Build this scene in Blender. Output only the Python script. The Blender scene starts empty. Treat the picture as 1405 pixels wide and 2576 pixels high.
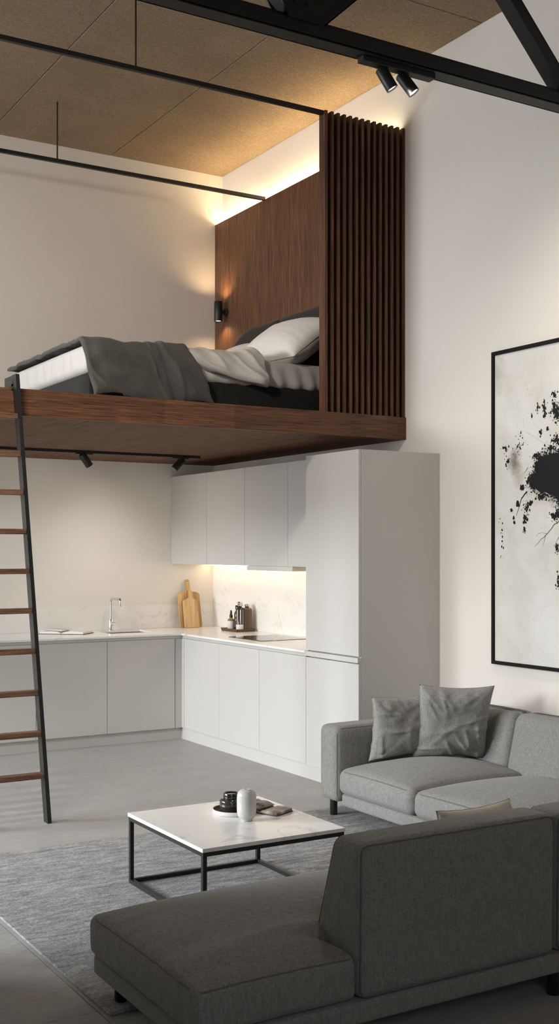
import bpy, bmesh, math, random
from mathutils import Vector, Matrix, noise
R = math.radians
random.seed(7)
S = bpy.context.scene
COL = S.collection

# ------------------------------------------------------------------ materials
def mat(name, color=(.8, .8, .8), rough=.6, metal=0, spec=.5, emit=None, estr=0):
    m = bpy.data.materials.new(name); m.use_nodes = True
    b = m.node_tree.nodes['Principled BSDF']
    b.inputs['Base Color'].default_value = (*color, 1)
    b.inputs['Roughness'].default_value = rough
    b.inputs['Metallic'].default_value = metal
    b.inputs['Specular IOR Level'].default_value = spec
    if emit:
        b.inputs['Emission Color'].default_value = (*emit, 1)
        b.inputs['Emission Strength'].default_value = estr
    return m

class NT:
    def __init__(s, m):
        s.t = m.node_tree; s.n = s.t.nodes; s.b = s.n['Principled BSDF']
    def new(s, typ, **kw):
        n = s.n.new(typ)
        for k, v in kw.items(): setattr(n, k, v)
        return n
    def link(s, a, b): s.t.links.new(a, b)
    def coords(s, scale=(1, 1, 1), rot=(0, 0, 0), loc=(0, 0, 0)):
        tc = s.new('ShaderNodeTexCoord'); mp = s.new('ShaderNodeMapping')
        mp.inputs['Scale'].default_value = scale; mp.inputs['Rotation'].default_value = rot
        mp.inputs['Location'].default_value = loc
        s.link(tc.outputs['Object'], mp.inputs['Vector']); return mp.outputs[0]
    def noise(s, vec, scale=5, detail=4, rough=.5, dist=0):
        n = s.new('ShaderNodeTexNoise'); s.link(vec, n.inputs['Vector'])
        n.inputs['Scale'].default_value = scale; n.inputs['Detail'].default_value = detail
        n.inputs['Roughness'].default_value = rough; n.inputs['Distortion'].default_value = dist
        return n.outputs['Fac']
    def ramp(s, fac, stops, interp='LINEAR'):
        r = s.new('ShaderNodeValToRGB'); s.link(fac, r.inputs['Fac']); cr = r.color_ramp
        cr.interpolation = interp
        while len(cr.elements) < len(stops): cr.elements.new(.5)
        for e, (p, c) in zip(cr.elements, stops):
            e.position = p; e.color = (*c, 1) if len(c) == 3 else c
        return r.outputs['Color']
    def mix(s, a, b, fac, mode='MIX'):
        m = s.new('ShaderNodeMix', data_type='RGBA', blend_type=mode)
        for sock, v in ((m.inputs[6], a), (m.inputs[7], b), (m.inputs[0], fac)):
            if hasattr(v, 'is_linked') or hasattr(v, 'links'): s.link(v, sock)
            elif isinstance(v, tuple): sock.default_value = (*v, 1)
            else: sock.default_value = v
        return m.outputs[2]
    def math(s, op, a, b=0, clamp=False):
        m = s.new('ShaderNodeMath', operation=op); m.use_clamp = clamp
        for i, v in enumerate((a, b)):
            if hasattr(v, 'links'): s.link(v, m.inputs[i])
            else: m.inputs[i].default_value = v
        return m.outputs[0]
    def bump(s, h, strength=.3, dist=.01):
        b = s.new('ShaderNodeBump'); b.inputs['Strength'].default_value = strength
        b.inputs['Distance'].default_value = dist
        s.link(h, b.inputs['Height']); s.link(b.outputs[0], s.b.inputs['Normal'])
    def color(s, c): s.link(c, s.b.inputs['Base Color'])

g3 = lambda v: (v, v, v)

def wall_mat(name, c):
    m = mat(name, c, .92, spec=.15); t = NT(m)
    n = t.noise(t.coords(), 1.3, 3)
    t.color(t.mix(tuple(x*.97 for x in c), c, t.ramp(n, [(.35, g3(0)), (.65, g3(1))])))
    t.bump(t.noise(t.coords(), 220, 2), .04, .002)
    return m

def wood_mat(name, axis, dark, light, rough=.5, scale=1.0):
    m = mat(name, light, rough, spec=.3); t = NT(m)
    ia = 'xyz'.index(axis)
    sc = [1, 1, 1]; sc[ia] = .06
    v = t.coords(tuple(sc))
    wob = t.noise(v, 3*scale, 2, .5)
    sc2 = [1, 1, 1]; sc2[ia] = .025
    fine = t.noise(t.coords(tuple(sc2)), 170*scale, 5, .7)
    big = t.noise(v, 16*scale, 3, .6, .6)
    # cathedral rings
    w = t.math('FRACT', t.math('MULTIPLY', t.math('ADD', wob, t.math('MULTIPLY', big, .12)), 14))
    ring = t.ramp(w, [(0, g3(.35)), (.25, g3(1)), (.8, g3(.85)), (1, g3(.35))])
    base = t.mix(dark, light, t.ramp(fine, [(.35, g3(0)), (.60, g3(1))]))
    base = t.mix(base, ring, .42, 'MULTIPLY')
    base = t.mix(base, t.ramp(big, [(.3, g3(.5)), (.65, g3(1.0))]), .6, 'MULTIPLY')
    t.color(base)
    t.bump(fine, .25, .002)
    return m

def fabric_mat(name, c, scale=1.0, contrast=.35, rough=.95, warp=True):
    m = mat(name, c, rough, spec=.1); t = NT(m)
    m.node_tree.nodes['Principled BSDF'].inputs['Sheen Weight'].default_value = .15
    a = t.noise(t.coords((1, 1, .10)), 230*scale, 2, .6)
    b = t.noise(t.coords((.2, .2, 1)), 330*scale, 1, .6)
    n = t.noise(t.coords(), 560*scale, 1, .5)
    s = t.math('ADD', t.math('ADD', t.math('MULTIPLY', a, .28), t.math('MULTIPLY', b, .22)), t.math('MULTIPLY', n, .5))
    lo = tuple(x*(1-contrast) for x in c); hi = tuple(min(1, x*(1+contrast)) for x in c)
    t.color(t.mix(lo, hi, t.ramp(s, [(.40, g3(0)), (.60, g3(1))])))
    t.bump(s, .35, .003)
    return m

def marble_mat(name, base=(.83, .82, .80), vein=(.42, .40, .36), rough=.25, scale=1.0, amt=.75):
    m = mat(name, base, rough, spec=.5); t = NT(m)
    v = t.coords((1, 1, 1), (.4, .5, .6))
    d = t.noise(v, 1.6*scale, 8, .62, .9)
    a = t.math('ABSOLUTE', t.math('SUBTRACT', d, .5))
    line = t.ramp(a, [(0, g3(1)), (.012, g3(.25)), (.03, g3(0))])
    mask = t.ramp(t.noise(v, 1.9*scale, 2, .5), [(.46, g3(0)), (.6, g3(1))])
    k = t.mix(g3(0), line, mask)
    sp = t.ramp(t.noise(v, 26*scale, 4, .6), [(.3, g3(.55)), (.6, g3(1))])
    k2 = t.mix(k, sp, 1.0, 'MULTIPLY')
    t.color(t.mix(base, vein, t.math('MULTIPLY', k2, amt)))
    return m

M = {}
M['wall'] = wall_mat('wall_paint', (.765, .725, .672))
M['black'] = mat('black_metal', (.012, .012, .011), .45, spec=.45)
M['frame'] = mat('black_frame', (.009, .0085, .008), .75, spec=.2)
M['beam'] = mat('black_steel', (.013, .012, .011), .5, spec=.4)
M['cab'] = mat('cabinet_paint', (.55, .54, .515), .5, spec=.3)
M['cab_gap'] = mat('grip_channel_paint', (.50, .50, .48), .5, spec=.3)
M['carc'] = mat('carcass', (.34, .34, .33), .6)
WD, WL = (.048, .020, .0105), (.220, .100, .050)
M['wood_x'] = wood_mat('walnut_along', 'x', WD, WL)
M['wood_y'] = wood_mat('walnut_across', 'y', WD, WL, .7)
M['wood_z'] = wood_mat('walnut_upright', 'z', WD, WL)
M['wood_x2'] = wood_mat('walnut_board', 'x', tuple(v*1.2 for v in WD), tuple(v*1.25 for v in WL))
M['slat'] = wood_mat('walnut_slat', 'z', (.042, .018, .010), (.175, .078, .038))
M['backing'] = mat('dark_backing', (.02, .010, .007), .8)
M['rung'] = wood_mat('walnut_rung', 'x', (.08, .040, .023), (.26, .138, .083))
M['oak'] = wood_mat('oak_board', 'z', (.52, .30, .12), (.78, .52, .25), .55, .6)
M['oak_light'] = wood_mat('oak_board_light', 'z', (.62, .38, .17), (.84, .60, .32), .55, .6)
M['stone'] = marble_mat('white_stone', rough=.22)
M['splash'] = marble_mat('veined_stone', (.80, .78, .75), (.52, .50, .46), .35, 1.5, .5)
M['tabletop'] = marble_mat('table_marble', (.84, .83, .81), (.45, .44, .42), .26, 1.9)
M['steel'] = mat('brushed_steel', (.55, .53, .50), .25, 1)
M['chrome'] = mat('chrome', (.75, .74, .72), .12, 1)
M['glassblack'] = mat('black_glass', (.012, .012, .012), .04, spec=.8)
M['sofa'] = fabric_mat('sofa_fabric', (.235, .232, .222), .9, .30)
M['piping'] = fabric_mat('sofa_piping', (.15, .148, .14), 1, .2)
M['throw'] = fabric_mat('grey_cushion_fabric', (.30, .295, .28), .8, .3)
M['cream'] = fabric_mat('cream_cushion_fabric', (.50, .455, .39), .8, .1, .6)
M['bedframe'] = fabric_mat('charcoal_fabric', (.022, .022, .021), .8, .4)
M['headboard'] = fabric_mat('charcoal_headboard', (.036, .032, .028), .8, .3)
M['blanket'] = fabric_mat('charcoal_blanket', (.092, .089, .082), .9, .25)
M['sheet'] = fabric_mat('white_linen', (.60, .585, .56), .5, .05)
M['duvet'] = fabric_mat('pale_duvet', (.62, .595, .56), .5, .06)
M['pillow'] = fabric_mat('white_pillow', (.76, .73, .69), .5, .04)
M['ceramic'] = mat('glazed_ceramic', (.56, .55, .53), .16, spec=.6)
M['smoke'] = mat('smoked_glass', (.05, .046, .042), .06, spec=.8)
M['smoke'].node_tree.nodes['Principled BSDF'].inputs['Transmission Weight'].default_value = .25
M['lidblack'] = mat('black_lid', (.01, .01, .01), .15, spec=.7)
M['tray_rim'] = mat('pale_tray', (.72, .71, .69), .25)
M['tray_in'] = mat('bronze_tray', (.22, .14, .09), .3, .4)
M['bronze'] = mat('bronze_tray_wood', (.12, .065, .038), .4, .3)
M['amber'] = mat('amber_glass', (.45, .28, .08), .08, spec=.7)
M['amber'].node_tree.nodes['Principled BSDF'].inputs['Transmission Weight'].default_value = .4
M['label'] = mat('white_label', (.75, .73, .69), .6)
M['darkglass'] = mat('dark_bottle', (.035, .022, .015), .08, spec=.8)
M['brownbox'] = mat('brown_bottle', (.10, .052, .030), .2, spec=.6)
M['silver'] = mat('silver_cap', (.6, .58, .52), .18, 1)
M['paper'] = mat('paper', (.74, .71, .66), .8)
M['cover_dark'] = mat('dark_cover', (.05, .045, .04), .5)
m = mat('photo_page', (.3, .25, .2), .35); t = NT(m)
t.color(t.ramp(t.noise(t.coords(), 14, 4, .6, .8), [(.35, (.05, .04, .03)), (.55, (.25, .19, .14)), (.72, (.62, .56, .48))])); M['photo'] = m
M['shadow_gap'] = mat('dark_gap', (.05, .05, .048), .9)
M['led'] = mat('warm_led', (1, .8, .5), .5, emit=(1, .75, .41), estr=60)
M['led_k'] = mat('kitchen_led', (1, .85, .6), .5, emit=(1, .76, .48), estr=13)
M['lens'] = mat('spot_lens', (1, 1, 1), .4, emit=(1, .93, .82), estr=5)
M['lens_off'] = mat('dark_lens', (.02, .02, .02), .2)
M['lens_sc'] = mat('sconce_lens', (1, 1, 1), .4, emit=(1, .85, .65), estr=4)

# ceiling: wood-wool panels with seams
m = mat('wood_wool_ceiling', (.4, .3, .2), .95, spec=.05); t = NT(m)
v = t.coords((1, 2.2, 1))
n1 = t.noise(v, 95, 4, .75); n2 = t.noise(v, 24, 3, .6); n3 = t.noise(t.coords(), 2.2, 2)
c = t.mix((.15, .105, .070), (.42, .315, .215), t.ramp(n1, [(.34, g3(0)), (.56, g3(1))]))
c = t.mix(c, t.ramp(n2, [(.3, g3(.72)), (.65, g3(1))]), .7, 'MULTIPLY')
c = t.mix(c, t.ramp(n3, [(.3, g3(.85)), (.7, g3(1))]), .8, 'MULTIPLY')
t.color(c); t.bump(n1, .5, .006); M['ceiling'] = m
# floor: grey tile with fine horizontal streaks
m = mat('floor_tile', (.4, .4, .39), .48, spec=.35); t = NT(m)
f1 = t.noise(t.coords((.25, 1.6, 1)), 60, 5, .72)
f2 = t.noise(t.coords((.4, 1, 1)), 6, 4, .6)
c = t.mix((.285, .28, .27), (.42, .415, .40), t.ramp(f1, [(.32, g3(0)), (.62, g3(1))]))
c = t.mix(c, t.ramp(f2, [(.3, g3(.86)), (.7, g3(1))]), .8, 'MULTIPLY')
t.color(c); t.bump(f1, .12, .002); M['floor'] = m
M['grout'] = mat('grout', (.17, .165, .155), .9)
# rug
m = mat('rug_wool', (.22, .22, .22), .98, spec=.05); t = NT(m)
r1 = t.noise(t.coords((.6, 1.5, 1)), 150, 3, .75); r2 = t.noise(t.coords((.35, 1.3, 1)), 22, 4, .7)
s = t.math('ADD', t.math('MULTIPLY', r1, .6), t.math('MULTIPLY', r2, .4))
t.color(t.ramp(s, [(.38, (.16, .16, .165)), (.5, (.34, .34, .345)), (.62, (.58, .58, .57))]))
t.bump(r1, .8, .008); M['rug'] = m
# painted canvas
m = mat('canvas', (.7, .7, .68), .75, spec=.1); t = NT(m)
v = t.coords()
n1 = t.noise(v, 3.5, 5, .6); n2 = t.noise(v, 110, 3, .7); n3 = t.noise(v, 2.2, 2, .5, .5); n4 = t.noise(v, 12, 5, .7)
c = t.mix((.62, .60, .55), (.70, .69, .665), t.ramp(n1, [(.35, g3(0)), (.62, g3(1))]))
spk = t.math('MULTIPLY', t.ramp(n2, [(.63, g3(0)), (.68, g3(1))]), t.ramp(n3, [(.45, g3(0)), (.62, g3(1))]))
c = t.mix(c, (.12, .10, .08), t.math('MULTIPLY', spk, .75))
def blot(c, y, z, ry, rz, col, amt):
    mp = t.new('ShaderNodeMapping'); tc = t.new('ShaderNodeTexCoord')
    t.link(tc.outputs['Object'], mp.inputs['Vector'])
    mp.inputs['Location'].default_value = (0, -y/ry, -z/rz); mp.inputs['Scale'].default_value = (0, 1/ry, 1/rz)
    ln = t.new('ShaderNodeVectorMath', operation='LENGTH'); t.link(mp.outputs[0], ln.inputs[0])
    d = t.math('ADD', ln.outputs['Value'], t.math('MULTIPLY', t.math('SUBTRACT', n4, .5), 1.6))
    return t.mix(c, col, t.math('MULTIPLY', t.ramp(d, [(.2, g3(1)), (.95, g3(0))]), amt))
c = blot(c, 5.44, 2.17, .075, .12, (.16, .13, .11), .85)
c = blot(c, 5.40, 2.08, .07, .10, (.40, .33, .26), .6)
c = blot(c, 5.20, 1.97, .14, .10, (.34, .27, .19), .45)
c = blot(c, 5.10, 1.94, .05, .10, (.30, .24, .16), .5)
c = blot(c, 5.60, 2.75, .10, .16, (.40, .35, .28), .5)
t.color(c); M['canvas'] = m
M['ink'] = mat('black_ink', (.008, .008, .008), .6, spec=.2)

# ------------------------------------------------------------------ mesh helpers
def bm_new(): return bmesh.new()
def box(bm, x0, x1, y0, y1, z0, z1, bev=0, seg=2):
    b = bmesh.new(); bmesh.ops.create_cube(b, size=1)
    for v in b.verts:
        v.co = Vector(((x0+x1)/2+v.co.x*(x1-x0), (y0+y1)/2+v.co.y*(y1-y0), (z0+z1)/2+v.co.z*(z1-z0)))
    if bev: bmesh.ops.bevel(b, geom=list(b.edges), offset=bev, segments=seg, profile=.5, affect='EDGES')
    me = bpy.data.meshes.new('tmp'); b.to_mesh(me); b.free(); bm.from_mesh(me); bpy.data.meshes.remove(me)
    return bm
def B(*a, **k): return box(bm_new(), *a, **k)
def tube(bm, pts, r, seg=10, closed=False, caps=True):
    pts = [Vector(p) for p in pts]; n = len(pts); rings = []
    up = None
    for i, p in enumerate(pts):
        a = pts[(i-1) % n] if (closed or i > 0) else p
        c = pts[(i+1) % n] if (closed or i < n-1) else p
        d = (c-a).normalized()
        if up is None:
            up = Vector((0, 0, 1)) if abs(d.z) < .9 else Vector((1, 0, 0))
        u = (up-d*up.dot(d)).normalized(); w = d.cross(u); up = u
        rr = r[i] if isinstance(r, (list, tuple)) else r
        rings.append([bm.verts.new(p+(u*math.cos(k*2*math.pi/seg)+w*math.sin(k*2*math.pi/seg))*rr) for k in range(seg)])
    m = n if closed else n-1
    for i in range(m):
        a, b = rings[i], rings[(i+1) % n]
        for k in range(seg): bm.faces.new((a[k], b[k], b[(k+1) % seg], a[(k+1) % seg]))
    if caps and not closed:
        bm.faces.new(list(rings[0])[::-1]); bm.faces.new(rings[-1])
    return bm
def lathe(bm, c, prof, seg=40, axis=None):
    """prof: list of (r, h) along axis from c"""
    rings = []
    ax = Vector(axis or (0, 0, 1)).normalized()
    u = ax.orthogonal().normalized(); w = ax.cross(u); c = Vector(c)
    for r, h in prof:
        if r < 1e-6: rings.append([bm.verts.new(c+ax*h)])
        else: rings.append([bm.verts.new(c+ax*h+(u*math.cos(k*2*math.pi/seg)+w*math.sin(k*2*math.pi/seg))*r) for k in range(seg)])
    for a, b in zip(rings, rings[1:]):
        if len(a) == 1 and len(b) == 1: continue
        for k in range(seg):
            k2 = (k+1) % seg
            if len(a) == 1: bm.faces.new((a[0], b[k], b[k2]))
            elif len(b) == 1: bm.faces.new((a[k], b[0], a[k2]))
            else: bm.faces.new((a[k], b[k], b[k2], a[k2]))
    return bm
def rounded(x0, x1, y0, y1, z0, z1, r, crown=0, side=0, n=22, wr=0, f=None, seed=0, wfront=0):
    """upholstered block: rounded edges, domed top, slightly bulging sides"""
    b = bmesh.new(); bmesh.ops.create_cube(b, size=2)
    bmesh.ops.subdivide_edges(b, edges=list(b.edges), cuts=n, use_grid_fill=True)
    cx, cy, cz = (x0+x1)/2, (y0+y1)/2, (z0+z1)/2; hx, hy, hz = (x1-x0)/2, (y1-y0)/2, (z1-z0)/2
    r = min(r, hx*.98, hy*.98, hz*.98)
    def warp(t, h):
        # concentrate the grid near the edges
        a = abs(t); k = r/h
        s = a
        if a > .7: s = (1-k)+(a-.7)/.3*k
        else: s = a/.7*(1-k)
        return math.copysign(s, t)*h
    for v in b.verts:
        q = Vector((warp(v.co.x, hx), warp(v.co.y, hy), warp(v.co.z, hz)))
        inn = Vector((max(-hx+r, min(hx-r, q.x)), max(-hy+r, min(hy-r, q.y)), max(-hz+r, min(hz-r, q.z))))
        d = q-inn
        # cube-to-sphere on the rounded rim
        if d.length > 1e-9:
            m = max(abs(d.x), abs(d.y), abs(d.z)); q = inn+d.normalized()*m if m > 0 else q
        ux, uy, uz = q.x/hx, q.y/hy, q.z/hz
        w = lambda t: max(0, 1-t*t)
        o = Vector((0, 0, 0))
        if uz > 0: o.z += crown*(w(ux)**.6)*(w(uy)**.6)*uz
        o.x += math.copysign(side*w(uy)**.7*w(uz)**.7, ux)*abs(ux)**3
        o.y += math.copysign(side*w(ux)**.7*w(uz)**.7, uy)*abs(uy)**3
        p = Vector((cx, cy, cz))+q+o
        if wr:
            nz = noise.noise(Vector((p.x*3.1+seed, p.y*3.7, p.z*4)))+.5*noise.noise(Vector((p.x*8+seed, p.y*9, p.z*7)))
            p += (q+o).normalized()*nz*wr
        v.co = f(p) if f else p
    return b
def loop_rect(axis, c, a0, a1, b0, b1, r, n=6):
    pts = []
    for (ca, cb, s) in ((a1-r, b1-r, 0), (a0+r, b1-r, 90), (a0+r, b0+r, 180), (a1-r, b0+r, 270)):
        for k in range(n+1):
            t = R(s+90*k/n); pts.append((ca+r*math.cos(t), cb+r*math.sin(t)))
    # densify straight runs so that deformation follows
    out = []
    for i, p in enumerate(pts):
        q = pts[(i+1) % len(pts)]; L = math.dist(p, q); k = max(1, int(L/.05))
        for j in range(k): out.append((p[0]+(q[0]-p[0])*j/k, p[1]+(q[1]-p[1])*j/k))
    if axis == 'z': return [(a, b, c) for a, b in out]
    if axis == 'y': return [(a, c, b) for a, b in out]
    return [(c, a, b) for a, b in out]

nn = lambda x, y, z, f: noise.noise(Vector((x*f, y*f, z*f)))
def obj(name, bm, m, parent=None, smooth=None, loc=None):
    bmesh.ops.recalc_face_normals(bm, faces=list(bm.faces))
    me = bpy.data.meshes.new(name)
    o = bpy.data.objects.new(name, me)
    off = Vector((0, 0, 0))
    if parent is not None:
        off = Vector(parent.get('_o', (0, 0, 0)))
    elif loc is not None: off = Vector(loc)
    for v in bm.verts: v.co -= off
    bm.to_mesh(me); bm.free()
    if isinstance(m, (list, tuple)):
        for x in m: me.materials.append(x)
    else: me.materials.append(m)
    if smooth is not None:
        for p in me.polygons: p.use_smooth = True
        if smooth < 179: me.set_sharp_from_angle(angle=R(smooth))
    COL.objects.link(o)
    if parent is not None: o.parent = parent
    elif loc is not None: o.location = loc
    o['_o'] = tuple(off)
    return o
def thing(name, label, cat, loc=(0, 0, 0), group=None, local=False):
    o = bpy.data.objects.new(name, None); COL.objects.link(o); o.empty_display_size = .05
    o.location = loc; o['label'] = label; o['category'] = cat
    o['_o'] = (0, 0, 0) if local else tuple(loc)
    if group: o['group'] = group
    return o
def tag(o, label, cat, group=None, kind=None):
    o['label'] = label; o['category'] = cat
    if group: o['group'] = group
    if kind: o['kind'] = kind
    return o
def struct(name, bm, m, smooth=None):
    o = obj(name, bm, m, smooth=smooth); o['kind'] = 'structure'; return o
def dup(root, loc, rot=None, label=None, group=None):
    r = root.copy(); COL.objects.link(r); r.location = loc
    if rot is not None: r.rotation_euler = rot
    if label: r['label'] = label
    if group: r['group'] = group
    for ch in list(root.children):
        c = ch.copy(); COL.objects.link(c); c.parent = r
        for g in list(ch.children):
            d = g.copy(); COL.objects.link(d); d.parent = c
    return r

# ------------------------------------------------------------------ room constants
XR, YB, YBU, ZC = 5.02, 9.55, 9.374, 5.075
XL, YN = -3.2, -2.2
ZL0, ZL1, YL, XLL = 2.409, 2.569, 6.587, .9

bm = bm_new(); box(bm, XL-.2, XR+.2, YN-.2, YB+.2, -.12, -.004)
struct('floor_slab', bm, M['grout'])
# floor tiles: 1.5 m wide boards with thin grout lines
bm = bm_new()
xs = [-3.2, -1.5, .02, 1.52, 3.03, 4.53, 5.02]; ys = [-2.2, -.2, 1.78, 3.76, 5.74+3.6, 9.55]
for a, b in zip(xs, xs[1:]):
    for c_, d in zip(ys, ys[1:]): box(bm, a+.002, b-.002, c_+.002, d-.002, -.02, 0)
struct('floor', bm, M['floor'])
# ceiling
bm = bm_new(); box(bm, XL-.2, XR+.2, YN-.2, YB+.2, ZC+.012, ZC+.14)
struct('ceiling_deck', bm, M['shadow_gap'])
bm = bm_new()
cx = [XL, -1.51, -.425, .66, 1.745, 2.83, 3.915, XR]; cyy = [YN, -1.4, 2.18, 5.765, YB]
for a, b in zip(cx, cx[1:]):
    for c_, d in zip(cyy, cyy[1:]): box(bm, a+.003, b-.003, c_+.003, d-.003, ZC, ZC+.02, .003, 1)
struct('ceiling', bm, M['ceiling'])
# walls
struct('wall_right', B(XR, XR+.2, YN-.2, YB+.2, -.02, ZC+.1), M['wall'])
bm = bm_new(); box(bm, XL-.2, XR+.2, YB, YB+.2, -.02, ZC+.1); box(bm, XL, XR, YBU, YB, ZL1+.001, ZC+.02)
struct('wall_back', bm, M['wall'])
bm = bm_new()
for q in ((XL-.2, -1.2, -.02, ZC+.1), (1.6, XR+.2, -.02, ZC+.1), (-1.2, 1.6, -.02, 2.4), (-1.2, 1.6, 4.4, ZC+.1)): box(bm, q[0], q[1], YN-.2, YN, q[2], q[3])
struct('wall_front', bm, M['wall'])
bm = bm_new()
for q in ((-1.2, -1.14, 2.4, 4.4), (1.54, 1.6, 2.4, 4.4), (-1.2, 1.6, 2.4, 2.46), (-1.2, 1.6, 4.34, 4.4), (.18, .22, 2.4, 4.4)): box(bm, q[0], q[1], YN-.13, YN-.07, q[2], q[3])
struct('window_4', bm, M['black'])  # unseen window, added behind the camera to let in fill light
bm = bm_new()
W = [(5.0, 6.45, .12, 2.75), (6.8, 9.2, 1.3, 2.1), (6.9, 9.2, 2.9, 3.7)]
for q in ((YN, 5.0, -.02, ZC+.1), (6.45, 6.8, -.02, ZC+.1), (9.2, YB, -.02, ZC+.1), (5.0, 6.45, -.02, .12), (5.0, 6.45, 2.75, ZC+.1),
          (6.8, 9.2, -.02, 1.3), (6.8, 9.2, 2.1, 2.9), (6.8, 6.9, 2.9, 3.7), (6.8, 9.2, 3.7, ZC+.1)):
    box(bm, XL-.2, XL, *q)
struct('wall_left', bm, M['wall'])
struct('wall_light_blocker', B(XL, .75, 4.5, 4.65, -.02, ZC+.02), M['wall'])  # unseen wall, added to block window light from the near sofa
for i, (y0, y1, z0, z1) in enumerate(W):
    bm = bm_new(); e = .06
    box(bm, XL-.13, XL-.07, y0, y0+e, z0, z1); box(bm, XL-.13, XL-.07, y1-e, y1, z0, z1)
    box(bm, XL-.13, XL-.07, y0, y1, z0, z0+e); box(bm, XL-.13, XL-.07, y0, y1, z1-e, z1)
    n = 1
    for k in range(1, n+1):
        yy = y0+(y1-y0)*k/(n+1); box(bm, XL-.12, XL-.08, yy-.02, yy+.02, z0, z1)
    struct('window_%d' % (i+1), bm, M['black'])
L = bpy.data.lights.new('daylight_and_fill', 'AREA'); L.shape = 'RECTANGLE'; L.size = 6; L.size_y = 3.6
L.color = (.93, .965, 1.0); L.energy = 3900
lo = bpy.data.objects.new('daylight_and_fill', L); COL.objects.link(lo)
lo.location = (-6.2, 8.0, 3.8); lo.rotation_euler = (R(80), 0, R(-90))

L = bpy.data.lights.new('daylight_and_fill', 'AREA'); L.shape = 'RECTANGLE'; L.size = 2.8; L.size_y = 2.0  # fill lamp added behind the camera to lift surfaces facing it
L.color = (.95, .96, 1.0); L.energy = 44
lo = bpy.data.objects.new('daylight_and_fill', L); COL.objects.link(lo)
lo.location = (.2, YN-.25, 3.4); lo.rotation_euler = (R(90), 0, 0)

# ------------------------------------------------------------------ loft
t_ = thing('loft_platform', 'walnut-clad mezzanine sleeping platform above the kitchen', 'platform', (XLL, YL, ZL0))
obj('deck', B(XLL, XR, YL+.03, YBU, ZL1-.06, ZL1), M['wood_x'], t_)
obj('deck_core', B(XLL, XR, YL+.03, YB-.001, ZL0+.02, ZL1-.06), M['backing'], t_)
obj('soffit', B(XLL, XR, YL+.03, YB-.001, ZL0, ZL0+.02), M['wood_y'], t_)
segs = [XLL, 3.115, 3.62, XR]
for i, (a, b) in enumerate(zip(segs, segs[1:])):
    obj('fascia_board', B(a, b, YL, YL+.03, ZL0, ZL1, .0012, 1), M['wood_x2'] if i == 1 else M['wood_x'], t_)

# slatted screen
t_ = thing('slatted_screen', 'tall dark walnut slat screen at the end of the bed', 'screen', (4.34, 6.6, ZL1))
zt = 4.647
bb = obj('backing_board', B(4.36, XR, 6.655, 6.675, ZL1, zt-.035), M['backing'], t_)
bb['label'] = 'black-brown board behind the slats'
N = 14; pit = (XR-4.333-.022)/(N-1)
for i in range(N):
    x = 4.333+i*pit
    obj('slat', B(x, x+.022, 6.6, 6.655 if i else 6.676, ZL1, zt, .001, 1), M['slat'], t_)
# headboard wall panel
XH = 4.939
t_ = obj('wall_panel', B(XH, XH+.025, 6.68, YBU-.002, ZL1, 4.614), M['wood_z'], loc=(XH, 6.68, ZL1))
tag(t_, 'tall walnut veneer wall panel behind the bed headboard', 'panel')
t_ = obj('led_strip', B(XH+.028, XH+.058, 6.70, YBU-.02, 4.600, 4.606), M['led'], loc=(XH+.03, 6.7, 4.6))
tag(t_, 'warm light strip hidden behind the top of the walnut bed panel', 'light strip')
obj('channel', B(XH+.0255, XR-.0005, 6.70, YBU-.02, 4.585, 4.5995), M['black']).parent = t_
t_.children[0].location = -Vector(t_['_o'])

# suspended rails
def rail(x0, x1, y, z, rods, label, s=.028):
    r = thing('suspended_rail', label, 'rail', (x1, y, z), group='black rails hung from the ceiling')
    obj('bar', B(x0, x1, y-s/2, y+s/2, z, z+s), M['black'], r)
    for x in rods: obj('rod', tube(bm_new(), [(x, y, z+s*.8), (x, y, ZC+.01)], .006, 8), M['black'], r, 60)
rail(XLL, 4.333, 6.635, 4.622, (2.936, 1.2), 'thin black suspended rail ending at the top of the slatted screen')
rail(XLL, XH, 8.464, 4.605, (3.089, 1.2), 'thin black suspended rail ending at the top of the walnut bed panel')

# roof truss
YT0 = 4.6
t_ = thing('roof_truss', 'black steel roof truss crossing the room under the ceiling', 'truss', (XR, YT0, 4.06))
bm = bm_new()
box(bm, XL, XR, YT0, YT0+.098, 4.06, 4.066); box(bm, XL, XR, YT0, YT0+.008, 4.06, 4.124, .001, 1)
box(bm, XL, XR, YT0+.09, YT0+.098, 4.06, 4.124); box(bm, XL, XR, YT0+.03, YT0+.068, 4.075, 4.155)
obj('bottom_chord', bm, M['beam'], t_)
bm = bm_new(); box(bm, XL, XR, YT0, YT0+.1, 4.92, 5.03); box(bm, XL, XR, YT0+.02, YT0+.08, 4.88, 5.075)
obj('top_chord', bm, M['beam'], t_)
def brace(x0, z0, x1, z1, w=.035):
    bm = bm_new(); d = Vector((x1-x0, 0, z1-z0)); L = d.length; ang = math.atan2(d.z, d.x)
    box(bm, 0, L, -.045, -.039, -w, w); box(bm, 0, L, .039, .045, -w, w); box(bm, 0, L, -.04, .04, w-.008, w)
    box(bm, 0, L, -.045, -.025, -w, -w+.006)
    bmesh.ops.rotate(bm, verts=bm.verts, cent=(0, 0, 0), matrix=Matrix.Rotation(-ang, 3, 'Y'))
    bmesh.ops.translate(bm, verts=bm.verts, vec=(x0, YT0+.049, z0)); return bm
for x0, x1 in ((4.70, 3.86), (2.93, 3.86), (2.93, 2.1), (1.3, 2.1), (1.3, .5), (-.4, .5), (-.4, -1.2), (-2, -1.2)):
    obj('brace', brace(x0, 4.09, x1, 4.95), M['beam'], t_)
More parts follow.
